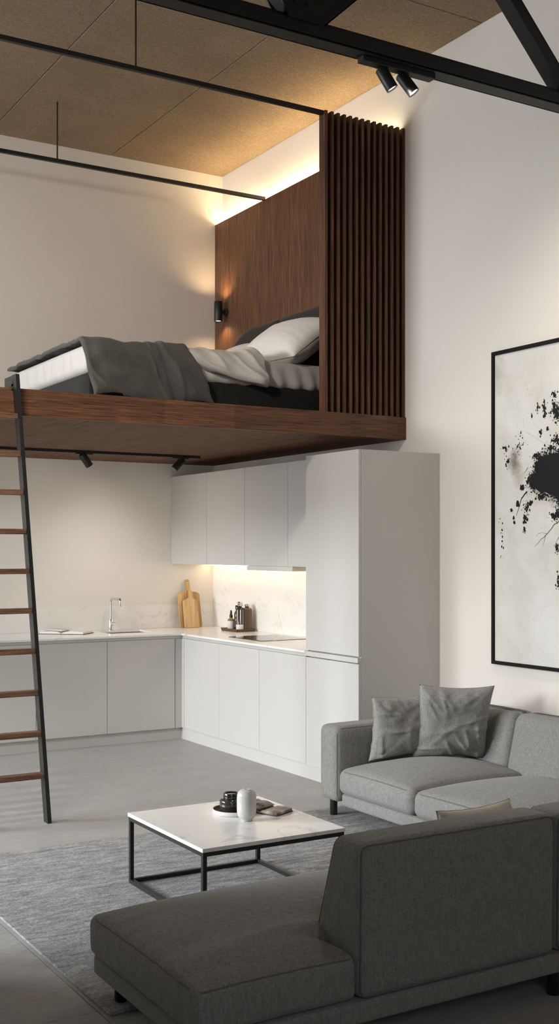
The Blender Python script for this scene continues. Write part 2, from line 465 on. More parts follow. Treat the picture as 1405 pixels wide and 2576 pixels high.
for x in (4.70, 2.93, 1.3, -.4, -2):
    bm = bm_new()
    for dy in (-.004, .098):
        vs = [(x-.19, 4.24), (x-.12, 4.12), (x+.04, 4.12), (x+.22, 4.30), (x+.10, 4.4), (x-.13, 4.4)] if x > 2 and x < 4 else [(x-.10, 4.12), (x+.10, 4.12), (x+.10, 4.2), (x, 4.28), (x-.10, 4.2)]
        a = [bm.verts.new((p, YT0+dy, q)) for p, q in vs]; b = [bm.verts.new((p, YT0+dy-.01, q)) for p, q in vs]
        bm.faces.new(a); bm.faces.new(b[::-1])
        for i in range(len(vs)): bm.faces.new((a[i], a[(i+1) % len(vs)], b[(i+1) % len(vs)], b[i]))
    g = obj('gusset_plate', bm, M['beam'], t_)
    if 2 < x < 4:
        for (p, q) in ((x-.09, 4.2), (x-.02, 4.2), (x-.1, 4.3), (x+.07, 4.28), (x+.12, 4.33)):
            bm = bm_new(); lathe(bm, (p, YT0-.014, q), [(0, -.012), (.010, -.012), (.012, 0), (.012, .004)], 6, (0, 1, 0))
            obj('bolt', bm, M['beam'], g)

# ------------------------------------------------------------------ spotlights
def spot(name_label, loc, d, r, L, lens, cat='spotlight', group=None, power=0, stem=.05, ang=140):
    """cylinder head hanging from loc by a swivel, aimed along d"""
    t = thing('spotlight', name_label, cat, loc, group=group)
    loc = Vector(loc); d = Vector(d).normalized()
    obj('swivel', tube(bm_new(), [loc, loc+Vector((0, 0, -stem))], r*.74, 18), M['black'], t, 60)
    piv = loc+Vector((0, 0, -stem))
    s = piv-d*L*.32
    bm = lathe(bm_new(), s, [(0, 0), (r*.82, 0), (r, r*.22), (r, L), (r*.86, L), (r*.84, L-.010)], 32, d)
    obj('lamp_head', bm, M['black'], t, 45)
    bm = lathe(bm_new(), s, [(0, L-.006), (r*.5, L-.006), (r*.86, L-.008)], 32, d)
    obj('lens', bm, lens, t, 60)
    if power:
        l = bpy.data.lights.new('spot_beam', 'SPOT'); l.energy = power; l.color = (1, .90, .78); l.spot_size = R(ang); l.spot_blend = 1; l.shadow_soft_size = r*(.8 if loc[0] > 2 else 4)
        lo = bpy.data.objects.new('spot_beam', l); COL.objects.link(lo)
        lo.location = s+d*(L+.01); lo.rotation_euler = d.to_track_quat('-Z', 'Y').to_euler()
    return t
tr = obj('light_track', B(3.268, 3.718, YT0+.032, YT0+.085, 4.032, 4.06, .002, 1), M['black'], loc=(3.5, YT0+.06, 4.032))
tag(tr, 'short black light track fixed under the roof truss', 'track')
gsp = 'lit black spotlights under the truss'
spot('lit black spotlight under the roof truss, left of the pair', (3.412, YT0+.058, 4.035), (.46, -.22, -.84), .031, .118, M['lens'], group=gsp, power=45, stem=.038)
spot('lit black spotlight under the roof truss, right of the pair', (3.540, YT0+.058, 4.035), (.46, -.34, -.80), .031, .118, M['lens'], group=gsp, power=45, stem=.038)
tr = obj('light_track', B(.35, 1.15, YT0+.032, YT0+.085, 4.032, 4.06, .002, 1), M['black'], loc=(.75, YT0+.06, 4.032))  # unseen track, added to carry the extra loft lamps
tag(tr, 'added black light track under the roof truss, out of view to the left', 'track')
for k, (x, d) in enumerate(((.5, (.30, .80, -.5)), (.78, (.42, .78, -.5)), (1.05, (.52, .72, -.5)))):  # unseen lamps, added to brighten the loft front
    spot('added out-of-view black spotlight brightening the loft, %s on the left truss track' % ('left end', 'middle', 'right end')[k], (x, YT0+.058, 4.035), d, .031, .118, M['lens'], group='added out-of-view spotlights on the left truss track', power=90, stem=.038, ang=110)
tr = obj('light_track', B(XLL+.3, 4.40, 8.61, 8.64, ZL0-.022, ZL0, .002, 1), M['black'], loc=(4.4, 8.62, ZL0-.022))
tag(tr, 'long black light track under the walnut loft', 'track')
gs2 = 'black spotlights under the loft'
for x, d, lb in ((3.372, (.66, .12, -.85), 'black spotlight under the loft, left one beside the ladder'),
                 (4.221, (-.66, .22, -.80), 'black spotlight under the loft, right one above the wall cabinets')):
    s_ = spot(lb, (x, 8.625, ZL0-.022), d, .031, .115, M['lens'], group=gs2, power=17, stem=.035, ang=150)
    obj('adapter', B(x-.07, x+.07, 8.612, 8.638, ZL0-.030, ZL0-.0222), M['black'], s_)

# ------------------------------------------------------------------ wall sconce
SX, SY, SZ = 4.856, 9.15, 3.77
t_ = thing('wall_sconce', 'black cylinder up-and-down wall lamp on the walnut bed panel', 'wall lamp', (XH, SY, SZ))
bm = lathe(bm_new(), (SX, SY, SZ-.09), [(.026, .012), (.036, .0), (.037, .002), (.037, .178), (.036, .18), (.026, .168), (.026, .012)], 32)
obj('shade', bm, M['black'], t_, 45)
bm = lathe(bm_new(), (SX, SY, SZ-.09), [(0, .008), (.03, .008)], 24); obj('lens', bm, M['lens_sc'], t_)
bm = lathe(bm_new(), (SX, SY, SZ-.09), [(0, .160), (.026, .160)], 24); obj('lens', bm, M['lens_sc'], t_)
bm = tube(bm_new(), [(SX+.03, SY, SZ), (XH-.012, SY, SZ)], .018, 16); lathe(bm, (XH-.022, SY, SZ), [(0, 0), (.036, 0), (.038, .002), (.038, .022), (0, .022)], 32, (1, 0, 0))
obj('bracket', bm, M['black'], t_, 45)
for s_ in (1, -1):
    l = bpy.data.lights.new('sconce_lamp', 'SPOT'); l.energy = 8.5 if s_ > 0 else 6; l.color = (1, .66, .34); l.spot_size = R(140); l.spot_blend = 1; l.shadow_soft_size = .012
    lo = bpy.data.objects.new('sconce_lamp', l); COL.objects.link(lo); lo.location = (SX, SY, SZ+s_*.092)
    lo.rotation_euler = (0, 0, 0) if s_ < 0 else (R(180), 0, 0)

# ------------------------------------------------------------------ bed
BX0, BY0, BY1 = 2.80, 7.08, 8.64
t_ = thing('bed', 'charcoal upholstered double bed on the loft platform', 'bed', (3.8, 7.85, ZL1))
obj('base', rounded(BX0, 4.78, BY0, BY1, ZL1, 2.795, .015, n=8), M['bedframe'], t_, 60)
def mwr(p):
    # wrinkles on the near side of the fitted sheet
    if p.y < BY0+.06:
        k = max(0, min(1, (2.975-p.z)/.2))
        amp = .017 if p.x > 3.9 else .006
        p.y -= amp*math.sin((p.x+.35*p.z)*46+1.5*noise.noise(p*4))*k
    if p.x < BX0+.05:
        p.x -= .006*math.sin(p.y*34+3*noise.noise(p*5))*max(0, min(1, (p.z-2.78)/.1))*(1 if p.z < 2.94 else 0)
    return p
mt = obj('mattress', rounded(BX0-.035, 4.72, BY0-.025, BY1+.02, 2.78, 2.972, .05, .01, n=96, f=mwr), M['sheet'], t_, 80)
mt['label'] = 'white sheeted mattress'
def hb(y0, y1):
    def f(p):
        # rounded outer top corner
        if p.z > 3.2:
            if y1 > 8: 
                e = max(0, (p.y-8.35)/.43)
                if e > 0: p.z -= .17*e*e*min(1, (p.z-3.0)/.4)
            else:
                e = max(0, (7.35-p.y)/.4)
                if e > 0: p.z -= .1*e*e*min(1, (p.z-3.0)/.4)
        return p
    return rounded(4.745, XH-.008, y0, y1, ZL1, 3.49, .05, side=.007, n=20, f=f)
obj('headboard_pad', hb(6.95, 7.935), M['headboard'], t_, 60)
obj('headboard_pad', hb(7.94, 8.78), M['headboard'], t_, 60)

# cloth draped over the bed's near edge: s along X, t along the arc across the bed
def drape(x0f, x1f, ytop, ynear, ztop, drop, thick, nx, nt, wob, name_seed, rad=.05):
    """returns top-surface function grid; arc: from ytop over the mattress to ynear then down by drop(s)"""
    bm = bm_new(); L1 = ytop-ynear; grid = []
    for i in range(nx+1):
        s = i/nx; row = []
        D = drop(s); Lt = L1+D
        for j in range(nt+1):
            t = j/nt*Lt
            if t < L1-rad: y, z, nrm = ytop-t, ztop, Vector((0, 0, 1))
            elif t < L1-rad+rad*math.pi/2:
                a = (t-(L1-rad))/rad; y = ynear+rad-rad*math.sin(a); z = ztop-rad+rad*math.cos(a); nrm = Vector((0, -math.sin(a), math.cos(a)))
            else:
                y = ynear; z = ztop-rad-(t-(L1-rad+rad*math.pi/2)); nrm = Vector((0, -1, 0))
            hang = max(0, t-L1)/max(D, .01)
            x = x0f(t, hang)+(x1f(t, hang)-x0f(t, hang))*s
            p = Vector((x, y, z)); p += nrm*(thick+wob(x, y, z, s, hang))
            e = min(s, 1-s); et = min(j/nt, 1-j/nt)
            puff = 1-max(0, 1-e/.035)**2
            puff2 = 1-max(0, 1-et/.03)**2
            p -= nrm*thick*(1-min(puff, puff2))*.9
            row.append(bm.verts.new(p))
        grid.append(row)
    for i in range(nx):
        for j in range(nt): bm.faces.new((grid[i][j], grid[i+1][j], grid[i+1][j+1], grid[i][j+1]))
    return bm
def bl_w(x, y, z, s, h):
    fx = 3.285+.145*max(0, h)**.7                                 # fold line
    v = .014*nn(x, y, z, 5)+.008*nn(x+7, y, z, 11)
    v += .014*math.sin((x*1.0+z*1.3)*20+3*nn(x, y, z, 3))*min(1, h*2)+.02*nn(x*1.4+z, y, z*.6, 4)*min(1, h*2)
    if h > 0 or y < 7.25:
        st = 1/(1+math.exp(-(x-fx)*260)); k_ = min(1, .4+h*2)
        v += k_*(.030*st+.016*math.exp(-((x-fx-.028)/.022)**2)-.010*math.exp(-((x-fx+.02)/.018)**2))
    if h > 0:
        rr = 1-min(1, abs(nn(x*.8+z*.9, y, (z-x)*.22, 6.5))*4.5)
        v += .016*rr*rr*min(1, h*3)
    if x > 3.2 and h <= 0: v += .008
    if x < 2.95: v += .006*nn(x, y*2, z, 9)
    return v
bm = drape(lambda t, h: 2.725+.09*h, lambda t, h: 3.50+.19*h**.7, BY1-.06, BY0-.045, 2.985, lambda s: .345-.028*math.sin(s*9)*(1 if s < .68 else .3), .028, 170, 150, bl_w, 1)
o = obj('blanket', bm, M['blanket'], loc=(3.1, 7.8, 2.98), smooth=180)
md = o.modifiers.new('solid', 'SOLIDIFY'); md.thickness = .022; md.offset = -1
md = o.modifiers.new('sub', 'SUBSURF'); md.levels = 1; md.render_levels = 1
tag(o, 'charcoal grey quilted blanket draped over the foot of the bed', 'blanket')
def dv_w(x, y, z, s, h):
    rr = 1-min(1, abs(nn(x*1.2+z*1.6+y*.4, y*.6, (z-x)*.3, 5))*4); 
    v = .018*nn(x, y, z, 4)+.012*nn(x+3, y, z, 9)
    v += .012*math.sin((x*1.2+z*2.0)*17+3*nn(x, y, z, 3.3))*min(1, .3+h)
    v += .030*math.exp(-((s-.86)/.13)**2)*1.2
    v += .020*rr*rr-.05*max(0, 1-s/.16)
    v += .02*math.exp(-((h-.75)/.22)**2)*(1 if h > 0 else 0)*s
    return v
bm = drape(lambda t, h: 3.44+.22*h, lambda t, h: 4.09+.06*h-.10*max(0, h-.6), BY1+.01, BY0-.05, 2.985, lambda s: .115+.085*s, .03, 60, 110, dv_w, 2, .06)
o = obj('duvet', bm, M['duvet'], loc=(3.7, 7.8, 2.98), smooth=180)
md = o.modifiers.new('solid', 'SOLIDIFY'); md.thickness = .03; md.offset = -1
md = o.modifiers.new('sub', 'SUBSURF'); md.levels = 1; md.render_levels = 1
tag(o, 'pale linen duvet folded back between the blanket and the pillows', 'duvet')

def pillow_bm(w, h, t, seed=0, wr=.012, n=44, ear=.07, edge=5):
    """soft cushion in the XZ plane, thickness along Y"""
    bm = bm_new(); G = {}
    for side in (1, -1):
        for i in range(n+1):
            for j in range(n+1):
                u, v = 2*i/n-1, 2*j/n-1
                if side == -1 and (i in (0, n) or j in (0, n)): G[(side, i, j)] = G[(1, i, j)]; continue
                x = w/2*u*(1-ear*(1-v*v)); z = h/2*v*(1-ear*(1-u*u))
                th = t/2*(max(0, 1-abs(u)**edge)*max(0, 1-abs(v)**edge))**.55
                th *= .72+.28*(1-u*u)*(1-v*v)**.5
                e = max(abs(u), abs(v))
                nz = .5*nn(x+seed, z, side, 6)+.3*nn(x+seed, z, side*2, 16)
                for (an, ph, am) in ((.9, 0, 1.0), (2.3, 5, .8)):
                    ca, sa = math.cos(an+seed), math.sin(an+seed); p_, q_ = x*ca+z*sa, -x*sa+z*ca
                    rg = 1-min(1, abs(noise.noise(Vector((p_*2.6+ph+seed*2, q_*11, side*3+ph))))*5)
                    nz += am*rg*rg*max(0, noise.noise(Vector((x*5+ph, z*5+seed, side)))+.25)*1.6
                # creases radiating from the corners and the lower edge
                cr = 0
                for (cu, cv, fq) in ((-1.1, 1.1, 9), (1.1, 1.15, 10), (1.2, -1.1, 8), (-1.15, -1.1, 9)):
                    dd = math.hypot(u-cu, v-cv); a = math.atan2(v-cv, u-cu)
                    cr += max(0, nn(a*2.2+cu*9+seed*3, dd*.35, seed, 2.4))*2.2*max(0, 1-dd/1.7)*min(1, dd*2.5)*math.sin(a*fq*1.3+seed+2*nn(x, z, seed, 4))
                y = side*(th+(nz*wr+cr*wr*.55)*min(1, th/(t*.15)))
                G[(side, i, j)] = bm.verts.new((x, y, z))
        for i in range(n):
            for j in range(n):
                q = [G[(side, a, b)] for a, b in ((i, j), (i+1, j), (i+1, j+1), (i, j+1))]
                try: bm.faces.new(q)
                except ValueError: pass
    return bm
def pillow(name, label, cat, w, h, t, loc, rot, m, seed=0, group=None, wr=.012, ear=.07, seam=None, edge=5):
    bm = pillow_bm(w, h, t, seed, wr, ear=ear, edge=edge)
    o = obj(name, bm, m, smooth=180); o.location = loc; o.rotation_euler = rot
    tag(o, label, cat, group)
    pts = [(w/2*u*(1-ear*(1-v*v)), 0, h/2*v*(1-ear*(1-u*u))) for u, v in
           [(-1+k/10, -1) for k in range(20)]+[(1, -1+k/10) for k in range(20)]+[(1-k/10, 1) for k in range(20)]+[(-1, 1-k/10) for k in range(20)]]
    sm = obj('seam', tube(bm_new(), pts, .0016, 6, closed=True), seam or m, smooth=180); sm.parent = o
    return o
gp = 'white bed pillows'
pillow('bed_pillow', 'large white pillow with dark piping at the near side of the bed', 'pillow', .80, .54, .31, (4.475, 7.37, 3.155), (R(-54), R(0), R(-84)), M['pillow'], 2, gp, .004, .04, M['headboard'], 3.2)
pillow('bed_pillow', 'white pillow lying flat at the far side of the bed', 'pillow', .74, .50, .26, (4.50, 8.2, 3.13), (R(-60), 0, R(-90)), M['pillow'], 5, gp, .004, .04, None, 3.2)

# ------------------------------------------------------------------ ladder
LY0, LY1 = 6.50, 6.570
t_ = thing('ladder', 'black steel ladder with walnut rungs leading up to the loft', 'ladder', (2.3, LY0, 0))
def lx(z): return 2.338-.0745*z     # right face of the right stile
for off in (0, -.46):
    bm = bm_new(); v = []
    for y in (LY0, LY1):
        for (x, z) in ((lx(0)-.024+off, 0), (lx(0)+off, 0), (lx(2.640)+off, 2.640), (lx(2.640)-.022+off, 2.640)): v.append(bm.verts.new((x, y, z)))
    for f in ((0, 1, 2, 3), (7, 6, 5, 4), (0, 4, 5, 1), (1, 5, 6, 2), (2, 6, 7, 3), (3, 7, 4, 0)): bm.faces.new([v[k] for k in f])
    st = obj('stile', bm, M['black'], t_)
    x1 = lx(2.60)+off
    bm = bm_new(); box(bm, x1-.024, x1-.002, LY1-.01, LY1+.14, ZL1+.006, 2.638)
    box(bm, x1-.024, x1-.002, LY1-.01, LY1+.014, ZL1-.01, ZL1+.02)
    obj('hook', bm, M['black'], st)
for z in (2.409, 2.191, 1.966, 1.737, 1.504, 1.272, 1.034, .788, .545, .297):
    obj('rung', B(lx(z)-.46, lx(z)-.022, LY0+.004, LY1-.002, z-.029, z+.002, .002, 1), M['rung'], t_)

# ------------------------------------------------------------------ kitchen
XF, YF, YT = 4.34, 8.84, 6.209
ZP, ZD = .10, .862
def unit_y(name, y0, y1, label, hidden_side=None):
    """base unit of the right wing, door facing -X"""
    t = thing(name, label, 'cabinet', (XF, (y0+y1)/2, ZP), group='base cabinets under the hob wall worktop')
    bm = bm_new(); box(bm, XF+.02, XR-.01, y0+.001, y0+.018, ZP, .86); box(bm, XF+.02, XR-.01, y1-.018, y1-.001, ZP, .86); box(bm, XF+.02, XR-.01, y0+.001, y1-.001, ZP, ZP+.018)
    obj('carcass', bm, M['carc'], t)
    obj('door', B(XF, XF+.02, y0+.0015, y1-.0015, ZP, ZD, .0015, 2), M['cab'], t)
def unit_x(x0, x1, label):
    t = thing('base_cabinet', label, 'cabinet', ((x0+x1)/2, YF, ZP), group='base cabinets under the sink worktop')
    bm = bm_new(); box(bm, x0+.001, x0+.018, YF+.02, YB-.01, ZP, .86); box(bm, x1-.018, x1-.001, YF+.02, YB-.01, ZP, .86); box(bm, x0+.001, x1-.001, YF+.02, YB-.01, ZP, ZP+.018)
    obj('carcass', bm, M['carc'], t)
    obj('door', B(x0+.002, x1-.002, YF, YF+.02, ZP, ZD, .0015, 2), M['cab'], t)
unit_y('base_cabinet', 8.171, 8.80, 'pale grey base cabinet on the hob side, next to the corner')
unit_y('base_cabinet', 7.519, 8.171, 'pale grey base cabinet under the left end of the hob, second from the corner')
unit_y('base_cabinet', 6.859, 7.519, 'pale grey base cabinet under the hob, next to the tall cabinet')
unit_x(3.658, 4.275, 'pale grey base cabinet under the sink, beside the corner')
unit_x(3.05, 3.658, 'pale grey base cabinet under the open magazine, just right of the ladder')
unit_x(2.44, 3.05, 'pale grey base cabinet seen behind the ladder rungs')
unit_x(1.83, 2.44, 'pale grey base cabinet at the left end of the sink run')
bm = bm_new(); box(bm, 4.278, XF+.018, YF+.003, YF+.02, ZP, ZD); box(bm, XF+.001, XF+.02, 8.803, YF+.018, ZP, ZD)
o = obj('corner_filler', bm, M['cab'], loc=(4.3, YF, ZP)); tag(o, 'narrow grey filler strip in the inner corner of the base cabinets', 'filler')
bm = bm_new(); box(bm, 1.83, XF+.045, YF+.035, YF+.05, 0, ZP); box(bm, XF+.012, XF+.03, YT+.021, YF+.0349, 0, ZP)
o = obj('plinth', bm, M['cab'], loc=(XF, YF, 0)); tag(o, 'pale grey L-shaped plinth along the base cabinets', 'plinth')
# recessed grip channel + worktop
bm = bm_new(); box(bm, 1.83, XF+.03, YF+.004, YF+.02, ZD+.002, .8898); box(bm, XF+.004, XF+.02, 6.862, YF+.0035, ZD+.002, .8898)
o = obj('grip_channel', bm, M['cab_gap'], loc=(XF, YF, ZD)); tag(o, 'grey recessed grip channel under the worktop edge', 'grip channel')
SK = (3.80, 4.21, 9.12, 9.43)
bm = bm_new(); z0, z1 = .89, .905; yw = YF-.012; xw = XF-.012
box(bm, 1.83, SK[0], yw, YB-.001, z0, z1); box(bm, SK[1], XR-.001, yw, YB-.001, z0, z1)
box(bm, SK[0], SK[1], yw, SK[2], z0, z1); box(bm, SK[0], SK[1], SK[3], YB-.001, z0, z1); box(bm, xw, XR-.001, 6.861, yw, z0, z1)
o = obj('worktop', bm, M['stone'], loc=(XF, YF, z0)); tag(o, 'thin white L-shaped stone worktop with faint veins', 'worktop')
o = obj('backsplash', B(1.83, XR-.014, YB-.012, YB-.0005, .906, 1.118), M['splash'], loc=(3, YB, .906)); tag(o, 'low veined stone backsplash behind the sink', 'backsplash')
o = obj('backsplash', B(XR-.012, XR-.0005, 6.862, YB-.001, .906, 1.49), M['splash'], loc=(XR, 8, .906)); tag(o, 'full-height veined stone backsplash behind the hob', 'backsplash')
# sink
t_ = thing('sink', 'undermounted brushed steel sink in the worktop', 'sink', (4.0, 9.27, .72))
bm = bm_new(); a, b, c_, d = SK; w = .003
box(bm, a-w, a, c_-w, d+w, .73, .9035); box(bm, b, b+w, c_-w, d+w, .73, .9035); box(bm, a, b, c_-w, c_, .73, .9035); box(bm, a, b, d, d+w, .73, .9035); box(bm, a-w, b+w, c_-w, d+w, .727, .73)
for v in bm.verts: v.co.z = min(v.co.z, .8895)
obj('basin', bm, M['steel'], t_)
obj('drain', lathe(bm_new(), (4.0, 9.27, .73), [(.04, .001), (.03, .003), (.028, .001), (0, .001)], 24), M['chrome'], t_, 40)
# faucet
FX, FY = 3.953, 9.475
t_ = thing('faucet', 'tall angular chrome kitchen faucet behind the sink', 'faucet', (FX, FY, .905))
obj('base_body', lathe(bm_new(), (FX, FY, .905), [(0, 0), (.021, 0), (.021, .095), (.019, .1), (0, .1)], 28), M['chrome'], t_, 40)
pts = [(FX, FY, 1.0), (FX, FY, 1.155)]+[(FX, FY-.035+.035*math.cos(R(a_)), 1.155+.035*math.sin(R(a_))) for a_ in range(15, 91, 15)]+[(FX, FY-.19, 1.19)]
pts += [(FX, FY-.19-.022*math.sin(R(a_)), 1.168+.022*math.cos(R(a_))) for a_ in range(20, 91, 14)]+[(FX, FY-.212, 1.125)]
obj('spout', tube(bm_new(), pts, .0125, 16), M['chrome'], t_, 60)
bm = tube(bm_new(), [(FX, FY, .965), (FX+.035, FY-.055, .965)], .014, 16)
lv = obj('valve', bm, M['chrome'], t_, 60)
obj('lever', tube(bm_new(), [(FX+.03, FY-.050, .97), (FX+.034, FY-.056, 1.03)], [.004, .003], 10), M['chrome'], t_, 60)

# wall cabinets
XU = 4.578
ycs = [6.86, 7.496, 8.168, 8.845, YB-.001]
labs = ['grey wall cabinet beside the tall cabinet, partly hidden by it', 'grey wall cabinet directly above the range hood', 'grey wall cabinet second from the corner, left of the hood', 'grey wall cabinet in the corner, first on the left of the row']
for (y0, y1), lb in zip(zip(ycs, ycs[1:]), labs):
    t = thing('wall_cabinet', lb, 'cabinet', (XU, (y0+y1)/2, 1.493), group='wall cabinets over the hob')
    obj('carcass', B(XU+.02, XR-.001, y0+.001, y1-.001, 1.493, 2.288), M['cab'], t)
    obj('door', B(XU, XU+.0185, y0+.0018, y1-.0018, 1.491, 2.290, .0012, 2), M['cab'], t)
t_ = thing('range_hood', 'slim grey range hood under the wall cabinets', 'range hood', (XU, 7.78, 1.455))
obj('body', B(XU+.002, XR-.16, 7.431, 8.134, 1.455, 1.4905, .002, 1), M['cab'], t_)
obj('grille', B(XU+.06, XR-.2, 7.47, 8.09, 1.4525, 1.4549), M['steel'], t_)
o = obj('led_strip', B(4.925, 4.945, 6.95, YB-.03, 1.4790, 1.4905), M['led_k'], loc=(4.93, 8, 1.48))
tag(o, 'warm light strip under the grey wall cabinets', 'light strip')
# tall cabinet
t_ = thing('tall_cabinet', 'tall pale grey fridge cabinet at the end of the kitchen', 'cabinet', (XF, 6.53, 0))
obj('carcass', B(XF+.032, XR-.001, YT+.02, 6.857, ZP, 2.27), M['cab'], t_)
obj('side_panel', B(XF+.022, XR-.001, YT, YT+.019, .0, 2.282, .001, 1), M['cab'], t_)
obj('side_panel', B(XF+.022, XR-.001, 6.8575, 6.859, .906, 2.282), M['cab'], t_)
obj('top_panel', B(XF+.022, XR-.001, YT+.0195, 6.857, 2.2705, 2.2815), M['cab'], t_)
obj('door', B(XF, XF+.02, YT+.001, 6.858, .912, 2.282, .0015, 2), M['cab'], t_)
obj('door', B(XF, XF+.02, YT+.001, 6.857, ZP, ZD, .0015, 2), M['cab'], t_)
obj('grip_strip', B(XF-.012, XF+.02, YT-.006, 6.858, .870, .904, .0015, 1), M['cab'], t_)

# hob
t_ = thing('induction_hob', 'black glass induction hob set in the worktop', 'hob', (4.7, 8.0, .905))
obj('glass', B(4.47, 4.92, 7.71, 8.24, .9055, .911, .0015, 1), M['glassblack'], t_)
obj('rim', B(4.466, 4.924, 7.706, 8.244, .905, .9075), M['steel'], t_)

# cutting boards (leaning against the back splash)
def board(label, w, h, neck, neckw, hole, th, x, ybase, tilt, roll=0, split=False, rc=.03, m=None):
    bm = bm_new(); n = []
    def arc(cx_, cz_, r, a0, a1, k=6):
        for i in range(k+1):
            a = R(a0+(a1-a0)*i/k); n.append((cx_+r*math.cos(a), cz_+r*math.sin(a)))
    arc(w/2-rc*.6, rc*.6, rc*.6, -90, 0); arc(w/2-rc, h-rc, rc, 0, 80)
    n.append((neckw/2+.018, h+.008)); n.append((neckw/2+.004, h+.024))
    arc(0, h+neck-neckw/2, neckw/2, 0, 180, 10)
    n.append((-neckw/2-.004, h+.024)); n.append((-neckw/2-.018, h+.008))
    arc(-w/2+rc, h-rc, rc, 100, 180); arc(-w/2+rc*.6, rc*.6, rc*.6, 180, 270)
    a = [bm.verts.new((p, 0, q)) for p, q in n]; f = bm.faces.new(a)
    r = bmesh.ops.extrude_face_region(bm, geom=[f]); vs = [v for v in r['geom'] if isinstance(v, bmesh.types.BMVert)]
    bmesh.ops.translate(bm, verts=vs, vec=(0, th, 0))
    es = [e for e in bm.edges if abs(e.verts[0].co.y-e.verts[1].co.y) < 1e-6]
    bmesh.ops.bevel(bm, geom=es, offset=.003, segments=2, affect='EDGES')
    o = obj('cutting_board', bm, m or M['oak']); o.location = (x, ybase, .9065); o.rotation_euler = (R(-tilt), R(roll), 0)
    tag(o, label, 'cutting board', 'oak cutting boards')
    if hole:
        h_ = obj('hanging_hole', lathe(bm_new(), (0, -.0006, h+neck-neckw/2), [(0, 0), (.005, 0), (.006, .002)], 16, (0, 1, 0)), M['cover_dark']); h_.parent = o
    return o
board('large oak cutting board with long handle leaning behind the small one', .222, .325, .125, .040, True, .018, 4.735, 9.44, 9, -1.5)
board('small oak cutting board leaning in front of the large one', .15, .26, .095, .026, False, .016, 4.725, 9.405, 9.5, 0, rc=.02, m=M['oak_light'])

# toiletry tray and bottles
t_ = thing('bottle_tray', 'brown rectangular tray holding bottles on the worktop', 'tray', (4.90, 8.84, .9055))
bm = bm_new(); x0, x1, y0, y1 = 4.80, 4.975, 8.70, 8.98
box(bm, x0+.008, x1-.008, y0+.008, y1-.008, .9055, .911)
for q in ((x0, x0+.008, y0, y1), (x1-.008, x1, y0, y1), (x0, x1, y0, y0+.008), (x0, x1, y1-.008, y1)):
    box(bm, *q, .9055, .930)
for v in bm.verts:
    if v.co.z > .92: v.co.x += .007*(1 if v.co.x > 4.89 else -1); v.co.y += .007*(1 if v.co.y > 8.84 else -1)
obj('rim', bm, M['bronze'], t_)
zb = .9115
t_ = thing('dropper_bottle', 'small amber dropper bottle with white label on the tray', 'bottle', (4.87, 8.935, zb))
obj('body', lathe(bm_new(), (4.87, 8.935, zb), [(0, 0), (.030, 0), (.032, .004), (.032, .082), (.026, .096), (.012, .104), (.012, .112)], 28), M['amber'], t_, 50)
obj('label_band', lathe(bm_new(), (4.87, 8.935, zb), [(.0325, .012), (.0327, .013), (.0327, .078), (.0325, .079)], 28), M['label'], t_, 50)
c_ = obj('cap', lathe(bm_new(), (4.87, 8.935, zb), [(0, .108), (.015, .108), (.015, .132), (.009, .136), (.009, .138)], 20), M['lidblack'], t_, 50)
obj('bulb', lathe(bm_new(), (4.87, 8.935, zb), [(.0095, .136), (.010, .15), (.009, .165), (.005, .173), (0, .174)], 16), M['lidblack'], c_, 60)
t_ = thing('dark_jar', 'short dark bottle between the dropper and the tall bottles', 'bottle', (4.925, 8.90, zb))
obj('body', lathe(bm_new(), (4.925, 8.90, zb), [(0, 0), (.028, 0), (.029, .003), (.029, .10), (.024, .112), (.018, .116), (0, .116)], 24), M['darkglass'], t_, 50)
obj('cap', lathe(bm_new(), (4.925, 8.90, zb), [(0, .1165), (.016, .1165), (.016, .128), (0, .129)], 20), M['lidblack'], t_, 50)
t_ = thing('glass_bottle', 'tall dark bottle with a black cap in the middle of the tray', 'bottle', (4.88, 8.835, zb))
obj('body', lathe(bm_new(), (4.88, 8.835, zb), [(0, 0), (.029, 0), (.030, .004), (.030, .150), (.020, .170), (.016, .175), (.016, .19)], 28), M['darkglass'], t_, 50)
obj('cap', lathe(bm_new(), (4.88, 8.835, zb), [(0, .186), (.020, .186), (.020, .219), (.018, .221), (0, .221)], 20), M['lidblack'], t_, 50)
t_ = thing('glass_bottle', 'silver-topped glass bottle with white label at the front of the tray', 'bottle', (4.865, 8.765, zb))
obj('body', lathe(bm_new(), (4.865, 8.765, zb), [(0, 0), (.033, 0), (.034, .004), (.034, .19), (.026, .204), (.016, .211), (.016, .222)], 12), M['darkglass'], t_, 20)
obj('label_band', lathe(bm_new(), (4.865, 8.765, zb), [(.0346, .004), (.0348, .005), (.0348, .055), (.0346, .056)], 12), M['label'], t_, 20)
obj('etched_sleeve', lathe(bm_new(), (4.865, 8.765, zb), [(.0345, .06), (.0347, .061), (.0347, .185), (.0345, .186)], 7), M['silver'], t_, 20)
obj('cap', lathe(bm_new(), (4.865, 8.765, zb), [(0, .218), (.022, .218), (.024, .228), (.019, .236), (.023, .244), (.02, .254), (0, .256)], 9), M['silver'], t_, 30)
t_ = thing('brown_canister', 'tall brown bottle with flat shoulders at the right end of the tray', 'bottle', (4.93, 8.745, zb))
bm = lathe(bm_new(), (4.93, 8.755, zb), [(0, 0), (.043, 0), (.045, .005), (.045, .188), (.038, .198), (.018, .206), (.018, .214), (0, .214)], 8)
obj('body', bm, M['brownbox'], t_, 20)
obj('cap', lathe(bm_new(), (4.93, 8.755, zb), [(0, .2145), (.02, .2145), (.02, .232), (0, .234)], 20), M['silver'], t_, 50)

